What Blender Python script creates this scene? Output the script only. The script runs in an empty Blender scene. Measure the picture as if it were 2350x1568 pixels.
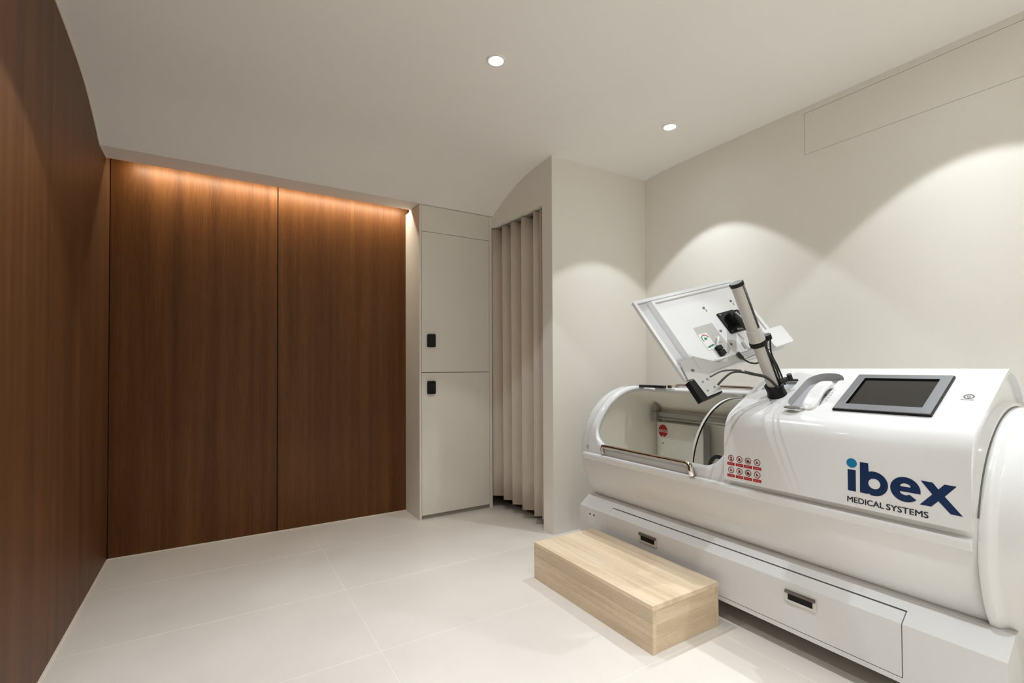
import bpy, bmesh, math, random
from mathutils import Vector, Matrix

random.seed(7)
SC = bpy.context.scene
COL = SC.collection
R = math.radians

# ------------------------------------------------------------------ camera
F_PX, YAW, PITCH, ROLL, SHIFT_PX = 1105.81, R(31.67813), R(0.87859), R(-0.25813), 40.2
CAM = Vector((0.0, 0.0, 1.10))
def camera_axes():
    cy, sy = math.cos(YAW), math.sin(YAW)
    cp, sp = math.cos(PITCH), math.sin(PITCH)
    f = Vector((sy * cp, cy * cp, sp)); r = Vector((cy, -sy, 0)); u = r.cross(f)
    c, s = math.cos(ROLL), math.sin(ROLL)
    return c * r + s * u, -s * r + c * u, f
rt, up, fw = camera_axes()
cd = bpy.data.cameras.new('camera')
cd.sensor_fit = 'HORIZONTAL'; cd.sensor_width = 36.0
cd.lens = 36.0 * F_PX / 2350.0
cd.shift_y = SHIFT_PX / 2350.0
cd.clip_start = 0.02
cam = bpy.data.objects.new('camera', cd)
COL.objects.link(cam)
cam.matrix_world = Matrix(((rt.x, up.x, -fw.x, CAM.x), (rt.y, up.y, -fw.y, CAM.y), (rt.z, up.z, -fw.z, CAM.z), (0, 0, 0, 1)))
SC.camera = cam

# ------------------------------------------------------------------ world, exposure, lamp strengths
w = bpy.data.worlds.new('world'); SC.world = w; w.use_nodes = True
w.node_tree.nodes['Background'].inputs[0].default_value = (0.9, 0.95, 1.0, 1)
w.node_tree.nodes['Background'].inputs[1].default_value = 0.02
vs = SC.view_settings
SC.display_settings.display_device = 'sRGB'
vs.view_transform = 'Standard'; vs.look = 'None'; vs.gamma = 1.0; vs.use_curve_mapping = False
vs.exposure = 0.20
SPOT_W = 71.0
BEAM = 23.0                       # half-width of the downlights' beam, degrees
REAR_FILL_W = 40.0  # strength of the unseen fill row added far behind the camera
SPILL_W = 1.5
SPOT_COL = (0.94, 1.0, 1.05)
SPOT_HALF = 44.0
SPOT_BLEND = 0.14
COVE_W = 7.5
COVE_COL = (1.0, 0.88, 0.68)
SC.cycles.max_bounces = 14
SC.cycles.diffuse_bounces = 9
SC.cycles.glossy_bounces = 5
SC.cycles.transmission_bounces = 8
SC.cycles.caustics_reflective = False
SC.cycles.caustics_refractive = False
SC.cycles.sample_clamp_indirect = 6.0

# ------------------------------------------------------------------ materials
MATS = {}
def principled(name, col, rough=0.5, metal=0.0, spec=0.5, coat=0.0, trans=0.0, ior=1.45, emit=None, estr=0.0):
    m = bpy.data.materials.new(name); m.use_nodes = True
    b = m.node_tree.nodes['Principled BSDF']
    b.inputs['Base Color'].default_value = (*col, 1)
    b.inputs['Roughness'].default_value = rough
    b.inputs['Metallic'].default_value = metal
    b.inputs['Specular IOR Level'].default_value = spec
    b.inputs['Coat Weight'].default_value = coat
    b.inputs['Coat Roughness'].default_value = 0.05
    b.inputs['Transmission Weight'].default_value = trans
    b.inputs['IOR'].default_value = ior
    if emit:
        b.inputs['Emission Color'].default_value = (*emit, 1)
        b.inputs['Emission Strength'].default_value = estr
    MATS[name] = m
    return m
def nodes_of(m): return m.node_tree.nodes, m.node_tree.links, m.node_tree.nodes['Principled BSDF']

def mottle(m, base, amount=0.05, scale=6.0, bump=0.0, bump_scale=200.0, stretch=(1, 1, 1)):
    n, l, b = nodes_of(m)
    tc = n.new('ShaderNodeTexCoord'); mp = n.new('ShaderNodeMapping'); mp.inputs['Scale'].default_value = stretch
    l.new(tc.outputs['Object'], mp.inputs['Vector'])
    nz = n.new('ShaderNodeTexNoise'); nz.inputs['Scale'].default_value = scale; nz.inputs['Detail'].default_value = 5
    l.new(mp.outputs[0], nz.inputs['Vector'])
    cr = n.new('ShaderNodeValToRGB')
    cr.color_ramp.elements[0].position = 0.3; cr.color_ramp.elements[1].position = 0.7
    cr.color_ramp.elements[0].color = (*[c * (1 - amount) for c in base], 1)
    cr.color_ramp.elements[1].color = (*[min(1, c * (1 + amount)) for c in base], 1)
    l.new(nz.outputs['Fac'], cr.inputs['Fac']); l.new(cr.outputs['Color'], b.inputs['Base Color'])
    if bump:
        n2 = n.new('ShaderNodeTexNoise'); n2.inputs['Scale'].default_value = bump_scale
        l.new(mp.outputs[0], n2.inputs['Vector'])
        bp = n.new('ShaderNodeBump'); bp.inputs['Strength'].default_value = bump; bp.inputs['Distance'].default_value = 0.002
        l.new(n2.outputs['Fac'], bp.inputs['Height']); l.new(bp.outputs['Normal'], b.inputs['Normal'])
    return m

def grain(name, dark, mid, light, stretch, rough=0.4, coat=0.0, spec=0.4, bands=3.0, rnd=0.0):
    """wood: long streaks along the axis with the small stretch factor"""
    m = principled(name, mid, rough, spec=spec, coat=coat)
    n, l, b = nodes_of(m)
    tc = n.new('ShaderNodeTexCoord'); mp = n.new('ShaderNodeMapping'); mp.inputs['Scale'].default_value = stretch
    oi = n.new('ShaderNodeObjectInfo')
    add = n.new('ShaderNodeVectorMath'); add.operation = 'ADD'
    mul = n.new('ShaderNodeVectorMath'); mul.operation = 'SCALE'; mul.inputs[0].default_value = (7.3, 3.1, 5.7)
    l.new(oi.outputs['Random'], mul.inputs['Scale'])
    l.new(tc.outputs['Object'], add.inputs[0]); l.new(mul.outputs[0], add.inputs[1])
    l.new(add.outputs[0], mp.inputs['Vector'])
    a = n.new('ShaderNodeTexNoise'); a.inputs['Scale'].default_value = bands; a.inputs['Detail'].default_value = 3
    f = n.new('ShaderNodeTexNoise'); f.inputs['Scale'].default_value = bands * 16; f.inputs['Detail'].default_value = 6; f.inputs['Roughness'].default_value = 0.7
    l.new(mp.outputs[0], a.inputs['Vector']); l.new(mp.outputs[0], f.inputs['Vector'])
    mx = n.new('ShaderNodeMix'); mx.data_type = 'FLOAT'; mx.inputs['Factor'].default_value = 0.5
    l.new(a.outputs['Fac'], mx.inputs['A']); l.new(f.outputs['Fac'], mx.inputs['B'])
    cr = n.new('ShaderNodeValToRGB'); e = cr.color_ramp.elements
    e[0].position = 0.33; e[0].color = (*dark, 1); e[1].position = 0.67; e[1].color = (*light, 1)
    x = e.new(0.5); x.color = (*mid, 1)
    l.new(mx.outputs['Result'], cr.inputs['Fac'])
    out = cr.outputs['Color']
    if rnd:
        hs = n.new('ShaderNodeHueSaturation'); mr = n.new('ShaderNodeMapRange')
        mr.inputs['To Min'].default_value = 1 - rnd; mr.inputs['To Max'].default_value = 1 + rnd
        l.new(oi.outputs['Random'], mr.inputs['Value']); l.new(mr.outputs[0], hs.inputs['Value']); l.new(out, hs.inputs['Color'])
        out = hs.outputs['Color']
    l.new(out, b.inputs['Base Color'])
    bp = n.new('ShaderNodeBump'); bp.inputs['Strength'].default_value = 0.06; bp.inputs['Distance'].default_value = 0.001
    l.new(f.outputs['Fac'], bp.inputs['Height']); l.new(bp.outputs['Normal'], b.inputs['Normal'])
    return m

WALL = (0.80, 0.775, 0.715)
paint = mottle(principled('wall_paint', WALL, 0.75, spec=0.25), WALL, 0.012, 3, 0.05, 350)
CEIL = (0.88, 0.865, 0.825)
ceilp = mottle(principled('ceiling_paint', CEIL, 0.85, spec=0.2), CEIL, 0.01, 2)
dark_gap = principled('dark_gap', (0.02, 0.016, 0.012), 0.9)
TILE = (0.72, 0.675, 0.62)
tilem = mottle(principled('floor_tile', TILE, 0.42, spec=0.4), TILE, 0.045, 2.2, 0.03, 60)
grout = principled('grout', (0.80, 0.76, 0.71), 0.8)
linem = principled('edge_trim', (0.78, 0.70, 0.62), 0.6)
DK, MD, LT = (0.068, 0.0240, 0.0062), (0.112, 0.0415, 0.0100), (0.165, 0.067, 0.0190)
wood_y = grain('walnut_left', DK, MD, LT, (1, 7.0, 0.22), 0.52, spec=0.6, bands=2.2)
wood_x = grain('walnut_back', DK, MD, LT, (7.0, 1, 0.22), 0.42, spec=0.26, bands=2.2)
CAB = (0.74, 0.71, 0.65)
cabm = mottle(principled('cabinet_lacquer', CAB, 0.5, spec=0.35), CAB, 0.012, 4)
cabgap = principled('cabinet_gap', (0.07, 0.06, 0.05), 0.8)
CUR = (0.60, 0.53, 0.455)
curm = mottle(principled('curtain_cloth', CUR, 0.9, spec=0.1), CUR, 0.015, 8, 0.1, 900)
WHITE = (0.75, 0.75, 0.75)
white = principled('white_gloss', WHITE, 0.16, spec=0.5, coat=0.5)
white_satin = principled('white_satin', (0.76, 0.755, 0.745), 0.32, spec=0.45)
white_base = principled('white_powder_coat', (0.68, 0.675, 0.67), 0.36, spec=0.4)
grey_plastic = principled('grey_plastic', (0.46, 0.455, 0.44), 0.45)
lilac_grey = principled('grey_channel', (0.50, 0.50, 0.52), 0.45)
cream = principled('cream_lining', (0.91, 0.88, 0.79), 0.62, spec=0.25)
panelm = mottle(principled('panel_white', (0.76, 0.74, 0.66), 0.4), (0.76, 0.74, 0.66), 0.03, 25)
black = principled('black_plastic', (0.006, 0.006, 0.006), 0.4, spec=0.25)
rubber = principled('black_rubber', (0.018, 0.017, 0.016), 0.5)
chrome = principled('chrome', (0.80, 0.77, 0.73), 0.12, metal=1.0)
bronze = principled('rail_metal', (0.46, 0.40, 0.355), 0.14, metal=1.0)
alu = principled('anodised_grey', (0.52, 0.50, 0.47), 0.42, metal=0.1)
steel_grey = principled('grey_metal', (0.36, 0.35, 0.32), 0.4, metal=0.5)
bezelm = principled('bezel_grey', (0.20, 0.205, 0.215), 0.38, metal=0.35)
screenm = principled('screen_glass', (0.028, 0.027, 0.026), 0.10, spec=0.7)
navy = principled('navy_print', (0.004, 0.022, 0.082), 0.35)
teal = principled('teal_print', (0.008, 0.18, 0.34), 0.35)
ink = principled('dark_print', (0.020, 0.022, 0.038), 0.5)
red = principled('red_print', (0.42, 0.012, 0.014), 0.45)
red_dark = principled('red_icon', (0.12, 0.012, 0.012), 0.5)
pale_red = principled('pale_red_print', (0.62, 0.20, 0.19), 0.5)
paper = principled('white_print', (0.72, 0.66, 0.63), 0.5)
green = principled('green_print', (0.012, 0.22, 0.12), 0.5)
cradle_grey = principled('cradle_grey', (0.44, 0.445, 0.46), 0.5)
mon_white = principled('monitor_white', (0.72, 0.725, 0.735), 0.45, spec=0.3)
mesh_grey = principled('grille_grey', (0.16, 0.155, 0.14), 0.6)
glassm = principled('acrylic', (0.97, 0.98, 0.97), 0.0, trans=1.0, ior=1.12)
acr_edge = principled('acrylic_edge', (0.74, 0.73, 0.68), 0.35)
lensm = principled('lamp_lens', (0.9, 0.9, 0.9), 0.4, emit=(1.0, 0.97, 0.92), estr=14.0)
ledm = principled('led_tape', (0.9, 0.8, 0.7), 0.5, emit=COVE_COL, estr=6.0)
P1, P2, P3 = (0.55, 0.41, 0.26), (0.70, 0.56, 0.39), (0.80, 0.675, 0.51)
pine_top = grain('pine_along', P1, P2, P3, (9, 0.7, 9), 0.42, coat=0.1, bands=3.0, rnd=0.11)
pine_end = grain('pine_across', P1, P2, P3, (0.7, 9, 9), 0.42, coat=0.1, bands=3.0, rnd=0.11)

# ------------------------------------------------------------------ mesh helpers
class MB:
    def __init__(self): self.v = []; self.f = []; self.mi = []; self.cur = 0
    def add(self, vs, fs):
        k = len(self.v); self.v += [Vector(p) for p in vs]
        for f in fs: self.f.append([k + i for i in f]); self.mi.append(self.cur)
        return self
    def box(self, x0, x1, y0, y1, z0, z1):
        p = [(x, y, z) for x in (x0, x1) for y in (y0, y1) for z in (z0, z1)]
        return self.add(p, [(0, 1, 3, 2), (4, 6, 7, 5), (0, 4, 5, 1), (2, 3, 7, 6), (0, 2, 6, 4), (1, 5, 7, 3)])
    def quad(self, a, b, c, d): return self.add([a, b, c, d], [(0, 1, 2, 3)])
    def prism(self, poly, fn0, fn1):
        """poly: 2-D points; fn0/fn1 map a 2-D point to 3-D on the two ends"""
        n = len(poly)
        vs = [fn0(*p) for p in poly] + [fn1(*p) for p in poly]
        fs = [list(range(n))[::-1], [n + i for i in range(n)]] + [(i, (i + 1) % n, n + (i + 1) % n, n + i) for i in range(n)]
        return self.add(vs, fs)
    def tube(self, pts, r, n=10, caps=True):
        pts = [Vector(p) for p in pts]; m = len(pts)
        rr = r if isinstance(r, (list, tuple)) else [r] * m
        t0 = (pts[1] - pts[0]).normalized()
        a = t0.orthogonal().normalized()
        vs = []
        for i, p in enumerate(pts):
            t = (pts[min(i + 1, m - 1)] - pts[max(i - 1, 0)]).normalized()
            a = (a - t * a.dot(t)).normalized(); b = t.cross(a)
            for k in range(n):
                q = 2 * math.pi * k / n
                vs.append(p + (a * math.cos(q) + b * math.sin(q)) * rr[i])
        fs = [(i * n + k, i * n + (k + 1) % n, (i + 1) * n + (k + 1) % n, (i + 1) * n + k) for i in range(m - 1) for k in range(n)]
        if caps: fs += [list(range(n))[::-1], [(m - 1) * n + k for k in range(n)]]
        return self.add(vs, fs)
    def lathe(self, prof, origin, axis, n=40, close0=True, close1=True):
        """prof: (radius, distance along axis)"""
        o = Vector(origin); ax = Vector(axis).normalized(); a = ax.orthogonal().normalized(); b = ax.cross(a)
        vs = []
        for r, h in prof:
            for k in range(n):
                q = 2 * math.pi * k / n
                vs.append(o + ax * h + (a * math.cos(q) + b * math.sin(q)) * r)
        m = len(prof)
        fs = [(i * n + k, i * n + (k + 1) % n, (i + 1) * n + (k + 1) % n, (i + 1) * n + k) for i in range(m - 1) for k in range(n)]
        if close0: fs.append(list(range(n))[::-1])
        if close1: fs.append([(m - 1) * n + k for k in range(n)])
        return self.add(vs, fs)

def root_of(p):
    while p and p.parent: p = p.parent
    return p
def build(mb, name, mats, parent=None, bevel=0.0, smooth=None, seg=2, solid=None, origin=None):
    off = Vector(root_of(parent).location) if parent else Vector(origin or (0, 0, 0))
    me = bpy.data.meshes.new(name)
    me.from_pydata([tuple(p - off) for p in mb.v], [], mb.f)
    if not isinstance(mats, (list, tuple)): mats = [mats]
    for m in mats: me.materials.append(m)
    for i, p in enumerate(me.polygons): p.material_index = mb.mi[i]
    bm = bmesh.new(); bm.from_mesh(me)
    bmesh.ops.remove_doubles(bm, verts=bm.verts, dist=1e-6)
    bmesh.ops.recalc_face_normals(bm, faces=bm.faces)
    bm.to_mesh(me); bm.free()
    o = bpy.data.objects.new(name, me); COL.objects.link(o)
    if parent: o.parent = parent
    else: o.location = off
    if solid:
        s = o.modifiers.new('thickness', 'SOLIDIFY'); s.thickness = solid[0]; s.offset = solid[1]; s.use_even_offset = False
        if len(solid) > 2: s.material_offset = solid[2]
    if bevel:
        b = o.modifiers.new('edges', 'BEVEL'); b.width = bevel; b.segments = seg; b.limit_method = 'ANGLE'; b.angle_limit = R(40)
    if smooth is not None:
        me.shade_smooth()
        me.set_sharp_from_angle(angle=R(smooth))
    return o
def tag(o, label=None, cat=None, group=None, kind=None):
    if label: o['label'] = label
    if cat: o['category'] = cat
    if group: o['group'] = group
    if kind: o['kind'] = kind
    return o
def empty(name, loc):
    o = bpy.data.objects.new(name, None); o.empty_display_size = 0.05
    o.location = loc; COL.objects.link(o); return o
def boxed(name, dims, mat, parent=None, bevel=0.0, **k):
    return build(MB().box(*dims), name, mat, parent, bevel, **k)
def catmull(pts, sub=6):
    P = [Vector(p) for p in pts]; out = []
    for i in range(len(P) - 1):
        p0 = P[i - 1] if i else P[0] * 2 - P[1]; p1 = P[i]; p2 = P[i + 1]
        p3 = P[i + 2] if i + 2 < len(P) else P[-1] * 2 - P[-2]
        for k in range(sub):
            t = k / sub
            out.append(0.5 * (2 * p1 + (p2 - p0) * t + (2 * p0 - 5 * p1 + 4 * p2 - p3) * t * t + (3 * p1 - p0 - 3 * p2 + p3) * t ** 3))
    out.append(P[-1]); return out
def filled(loops):
    """triangulate 2-D loops (outer first, then holes) -> verts2d, faces"""
    bm = bmesh.new(); edges = []
    for lp in loops:
        vv = [bm.verts.new((p[0], p[1], 0)) for p in lp]
        edges += [bm.edges.new((vv[i], vv[(i + 1) % len(vv)])) for i in range(len(vv))]
    bmesh.ops.triangle_fill(bm, use_beauty=True, use_dissolve=False, edges=edges, normal=(0, 0, 1))
    bm.verts.index_update()
    v = [(q.co.x, q.co.y) for q in bm.verts]; f = [[q.index for q in fc.verts] for fc in bm.faces]
    bm.free(); return v, f
def plate(mb, loops, fn, h):
    """solid plate from 2-D loops: fn(a, b, height)"""
    v, f = filled(loops)
    mb.add([fn(a, b, h) for a, b in v], f)
    mb.add([fn(a, b, 0.0) for a, b in v], [x[::-1] for x in f])
    for lp in loops:
        n = len(lp)
        mb.add([fn(a, b, 0.0) for a, b in lp] + [fn(a, b, h) for a, b in lp], [(i, (i + 1) % n, n + (i + 1) % n, n + i) for i in range(n)])
    return mb
def circle(cx, cy, r, n=28, ry=None): return [(cx + r * math.cos(2 * math.pi * i / n), cy + (ry or r) * math.sin(2 * math.pi * i / n)) for i in range(n)]
def rrect(x0, x1, y0, y1, r, n=6):
    out = []
    for cx, cy, a0 in ((x1 - r, y1 - r, 0), (x0 + r, y1 - r, 90), (x0 + r, y0 + r, 180), (x1 - r, y0 + r, 270)):
        out += [(cx + r * math.cos(R(a0 + 90 * i / n)), cy + r * math.sin(R(a0 + 90 * i / n))) for i in range(n + 1)]
    return out
def text_mesh(body, size):
    c = bpy.data.curves.new('text', 'FONT'); c.body = body; c.size = size; c.resolution_u = 3
    o = bpy.data.objects.new('text', c); COL.objects.link(o)
    dg = bpy.context.evaluated_depsgraph_get()
    me = bpy.data.meshes.new_from_object(o.evaluated_get(dg))
    v = [(p.co.x, p.co.y) for p in me.vertices]; f = [list(p.vertices) for p in me.polygons]
    bpy.data.objects.remove(o); bpy.data.curves.remove(c); bpy.data.meshes.remove(me)
    return v, f
def text_on(mb, body, x0, x1, y0, y1, fn):
    """stretch text into the box and map it with fn(a, b)"""
    v, f = text_mesh(body, 1.0)
    ax = [p[0] for p in v]; ay = [p[1] for p in v]
    sx = (x1 - x0) / (max(ax) - min(ax)); sy = (y1 - y0) / (max(ay) - min(ay))
    mb.add([fn(x0 + (a - min(ax)) * sx, y0 + (b - min(ay)) * sy) for a, b in v], f)

# ------------------------------------------------------------------ room numbers
XL, XR, YB, YF = -0.522, 2.754, 3.590, -2.60       # left wall, right wall, back wall, wall behind the camera
YCOL, YCAB, XCAB = 2.547, 3.297, 1.253             # pier front, cabinet front, cabinet left side
ZC = 2.516                                         # flat ceiling
def niche_x(y): return 1.886 - (y - YCOL) * 0.045   # the pier's left face is a little out of square
VAULT = [(-2.80, ZC), (1.0, ZC), (1.9, ZC), (2.2, 2.513), (2.4, 2.505), (2.6, 2.488), (2.74, 2.471), (2.88, 2.446), (3.0, 2.410), (3.14, 2.352), (3.285, 2.279)]
vp = [(p.x, p.y) for p in catmull([(a, b, 0) for a, b in VAULT[2:]], 6)]
vp = VAULT[:2] + vp
def vault_z(y):
    for (a, za), (b, zb) in zip(vp, vp[1:]):
        if a <= y <= b: return za + (zb - za) * (y - a) / (b - a)
    return vp[-1][1]

# ------------------------------------------------------------------ floor with its tiles
floor = boxed('floor', (XL - 0.05, XR + 0.06, YF - 0.06, YB + 0.06, -0.06, -0.0007), grout); tag(floor, kind='structure')
xs = [XL - 0.02, 0.555, 1.775, XR + 0.03]
ysg = [YF - 0.03, -2.40, -1.79, -1.18, -0.57, 0.04, 0.65, 1.26, 1.87, 2.475, 3.092, YB + 0.03]
for i in range(len(xs) - 1):
    for j in range(len(ysg) - 1):
        g = 0.0014
        boxed('tile', (xs[i] + g, xs[i + 1] - g, ysg[j] + g, ysg[j + 1] - g, -0.02, 0.0), tilem, floor, bevel=0.0006, seg=1)

# ------------------------------------------------------------------ ceiling: flat, then a vault down to the light slot
mb = MB()
prof = [(YF - 0.05, ZC)] + [q for q in vp if q[0] > YF] + [(3.470, 2.279), (3.470, 2.300), (3.455, 2.300), (3.455, 2.62), (YF - 0.05, 2.62)]
mb.prism(prof, lambda a, b: (XL - 0.05, a, b), lambda a, b: (XR + 0.05, a, b))
ceiling = build(mb, 'ceiling', ceilp, smooth=20); tag(ceiling, kind='structure')
cap = boxed('trim_1', (XL - 0.05, XR + 0.05, 3.44, YB + 0.10, 2.60, 2.64), ceilp); tag(cap, kind='structure')

# ------------------------------------------------------------------ left wall: walnut panels
wl = boxed('wall_left', (XL - 0.10, XL - 0.012, YF - 0.06, YB + 0.06, 0, 2.62), dark_gap); tag(wl, kind='structure')
cuts = [YF, -2.25, -1.08, 0.09, 1.26, 2.430, YB]
for a, b in zip(cuts, cuts[1:]):
    boxed('panel', (XL - 0.012, XL, a + 0.001, b - 0.001, 0.004, 2.60), wood_y if b > 0.5 else paint, wl, bevel=0.0008, seg=1)
bl = boxed('baseboard_left', (XL - 0.004, XL + 0.004, YF, YB, 0.0, 0.005), linem); tag(bl, kind='structure')
mb = MB()
tp = [(y, vault_z(y)) for y in [1.2 + 0.05 * i for i in range(42)] + [3.284]] + [(3.469, 2.279)]
for (a, za), (b, zb) in zip(tp, tp[1:]):
    mb.add([(XL, a, za - 0.004), (XL, b, zb - 0.004), (XL + 0.004, a, za - 0.004), (XL + 0.004, b, zb - 0.004), (XL, a, za + 0.002), (XL, b, zb + 0.002), (XL + 0.004, a, za + 0.002), (XL + 0.004, b, zb + 0.002)],
           [(0, 1, 3, 2), (4, 6, 7, 5), (2, 3, 7, 6), (0, 4, 5, 1)])
t2 = build(mb, 'trim_2', linem); tag(t2, kind='structure')

# ------------------------------------------------------------------ back wall: walnut panels, cove light above
wb = boxed('wall_back', (XL - 0.05, XR + 0.05, YB + 0.012, YB + 0.10, 0, 2.62), dark_gap); tag(wb, kind='structure')
for a, b in ((XL, 0.360), (0.360, XCAB + 0.02)):
    boxed('panel', (a + 0.0032, b - 0.0032, YB, YB + 0.012, 0.004, 2.58), wood_x, wb, bevel=0.0008, seg=1)
boxed('panel', (XCAB + 0.03, XR, YB, YB + 0.012, 0.0, 2.58), paint, wb)
bb = boxed('baseboard_back', (XL, XCAB, YB - 0.004, YB + 0.002, 0.0, 0.005), linem); tag(bb, kind='structure')
led = boxed('trim_3', (-0.42, XCAB - 0.01, 3.4715, 3.4745, 2.302, 2.312), ledm); tag(led, kind='structure')
ld = bpy.data.lights.new('cove_light', 'AREA'); ld.shape = 'RECTANGLE'; ld.size = XCAB + 0.40; ld.size_y = 0.012
ld.energy = COVE_W; ld.color = COVE_COL
lo = bpy.data.objects.new('cove_light', ld); COL.objects.link(lo)
lo.location = ((XCAB - 0.42) / 2, 3.492, 2.312)
lo.rotation_euler = Vector((0, 0.42, -0.90)).to_track_quat('-Z', 'Y').to_euler()

# ------------------------------------------------------------------ right wall with a flush access panel
mb = MB(); y0, y1, z0, z1 = -0.30, 1.392, 2.254, 2.483
for (a, b, c, d) in ((YF - 0.06, YCOL + 1.06, 0, z0), (YF - 0.06, YCOL + 1.06, z1, 2.6), (y1, YCOL + 1.06, z0, z1), (YF - 0.06, y0, z0, z1)):
    mb.box(XR, XR + 0.02, a, b, c, d)
mb.box(XR + 0.021, XR + 0.10, YF - 0.06, YB + 0.06, 0, 2.6)
wr = build(mb, 'wall_right', paint); tag(wr, kind='structure')
boxed('access_panel', (XR + 0.001, XR + 0.018, y0 + 0.002, y1 - 0.002, z0 + 0.002, z1 - 0.002), paint, wr)
wf = boxed('wall_front', (XL - 0.05, XR + 0.05, YF - 0.10, YF, 0, 2.6), paint); tag(wf, kind='structure')

# ------------------------------------------------------------------ pier: its front and its left face with the curtained niche
mb = MB()
mb.box(niche_x(YCOL) + 0.035, XR + 0.01, YCOL, YCOL + 0.09, 0, 2.55)
wc = build(mb, 'wall_pier', paint); tag(wc, kind='structure')
mb = MB(); ya, yb_, zt = 2.653, 3.292, 2.188
def nbox(y0, y1, z0, z1, z1b=None):
    x0, x1 = niche_x(y0), niche_x(y1); t = 0.035
    za, zb = z1, z1 if z1b is None else z1b
    mb.add([(x0, y0, z0), (x1, y1, z0), (x0, y0, za), (x1, y1, zb), (x0 + t, y0, z0), (x1 + t, y1, z0), (x0 + t, y0, za), (x1 + t, y1, zb)],
           [(0, 1, 3, 2), (4, 6, 7, 5), (0, 2, 6, 4), (1, 5, 7, 3), (0, 4, 5, 1), (2, 3, 7, 6)])
nbox(YCOL, ya, 0, 2.55); nbox(ya, 3.296, zt, 2.55)
wn = build(mb, 'wall_niche', paint); tag(wn, kind='structure')
al = boxed('alcove_shade_panel', (2.03, 2.05, YCOL + 0.09, YB, 0, 2.5), principled('alcove_shade', (0.06, 0.05, 0.04), 0.9)); tag(al, kind='structure')  # dark panel added to stand in for the shade behind the curtain
bn = build(MB().box(niche_x(YCOL) - 0.0025, 1.95, YCOL - 0.0025, YCOL + 0.085, 0, 0.022), 'baseboard_pier', paint); tag(bn, kind='structure')

# ------------------------------------------------------------------ recessed downlights
def beam_nodes(d, half):
    """intensity falls off from the beam's axis like a reflector lamp's"""
    d.use_nodes = True
    n, l = d.node_tree.nodes, d.node_tree.links
    em = n['Emission']
    tc = n.new('ShaderNodeTexCoord'); sp = n.new('ShaderNodeSeparateXYZ'); l.new(tc.outputs['Normal'], sp.inputs[0])
    ab = n.new('ShaderNodeMath'); ab.operation = 'ABSOLUTE'; l.new(sp.outputs['Z'], ab.inputs[0])
    ac = n.new('ShaderNodeMath'); ac.operation = 'ARCCOSINE'; l.new(ab.outputs[0], ac.inputs[0])
    dv = n.new('ShaderNodeMath'); dv.operation = 'DIVIDE'; l.new(ac.outputs[0], dv.inputs[0]); dv.inputs[1].default_value = R(half)
    sq = n.new('ShaderNodeMath'); sq.operation = 'MULTIPLY'; l.new(dv.outputs[0], sq.inputs[0]); l.new(dv.outputs[0], sq.inputs[1])
    ng = n.new('ShaderNodeMath'); ng.operation = 'MULTIPLY'; l.new(sq.outputs[0], ng.inputs[0]); ng.inputs[1].default_value = -1.0
    ex = n.new('ShaderNodeMath'); ex.operation = 'EXPONENT'; l.new(ng.outputs[0], ex.inputs[0])
    mm = n.new('ShaderNodeMath'); mm.operation = 'MULTIPLY_ADD'; l.new(ex.outputs[0], mm.inputs[0]); mm.inputs[1].default_value = 0.76; mm.inputs[2].default_value = 0.24
    l.new(mm.outputs[0], em.inputs['Strength'])
def spot(name, loc, parent, rear=False):
    d = bpy.data.lights.new(name, 'SPOT'); d.energy = REAR_FILL_W if rear else SPOT_W; d.color = SPOT_COL
    d.spot_size = R(2 * SPOT_HALF) if not rear else R(104); d.spot_blend = SPOT_BLEND if not rear else 0.5; d.shadow_soft_size = 0.012
    if not rear: beam_nodes(d, BEAM)
    o = bpy.data.objects.new(name, d); COL.objects.link(o); o.parent = parent; o.location = (0, 0, -0.010)
    d2 = bpy.data.lights.new('spill_light', 'SPOT'); d2.energy = SPILL_W; d2.color = SPOT_COL
    d2.spot_size = R(170); d2.spot_blend = 0.9; d2.shadow_soft_size = 0.03
    o2 = bpy.data.objects.new('spill_light', d2); COL.objects.link(o2); o2.parent = parent; o2.location = (0, 0, -0.012)
    return o
def downlight(x, y, label):
    t = empty('downlight', (x, y, ZC)); tag(t, label, 'ceiling light', 'recessed ceiling downlights')
    build(MB().lathe([(0.0445, 0.0), (0.0445, -0.0035), (0.041, -0.005), (0.0345, -0.004), (0.0335, 0.0)], (x, y, ZC), (0, 0, 1), 40, False, False), 'trim_ring', ceilp, t, smooth=40)
    build(MB().lathe([(0.0335, -0.0005), (0.0330, -0.002), (0.02, -0.0028)], (x, y, ZC), (0, 0, 1), 32, False, True), 'lens', lensm, t, smooth=40)
    spot('spot_light', None, t, y < -1.0)
    return t
downlight(1.102, 1.914, 'round recessed downlight in the middle of the ceiling, nearer the wooden walls')
downlight(2.289, 1.917, 'round recessed downlight near the pier and the right wall')
downlight(-0.03, 1.914, 'round recessed downlight beside the left wooden wall')
downlight(2.289, 0.68, 'round recessed downlight above the near end of the white chamber')
downlight(1.102, 0.68, 'round recessed downlight one row nearer in mid ceiling')
downlight(-0.03, 0.68, 'round recessed downlight one row nearer along the left wall')
downlight(1.102, -0.52, 'round recessed downlight in the middle of the row behind the viewpoint')
downlight(2.289, -0.52, 'added fill downlight behind the viewpoint by the right wall')  # this lamp and the next are added to lift the ambient light
downlight(-0.03, -0.52, 'added fill downlight behind the viewpoint by the left wall')
for xx, where in ((1.102, 'middle'), (2.289, 'right'), (-0.03, 'left')):  # unseen row added as ambient fill from behind the camera
    downlight(xx, -1.72, 'added fill downlight at the ' + where + ' of the ceiling far behind the viewpoint')

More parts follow.
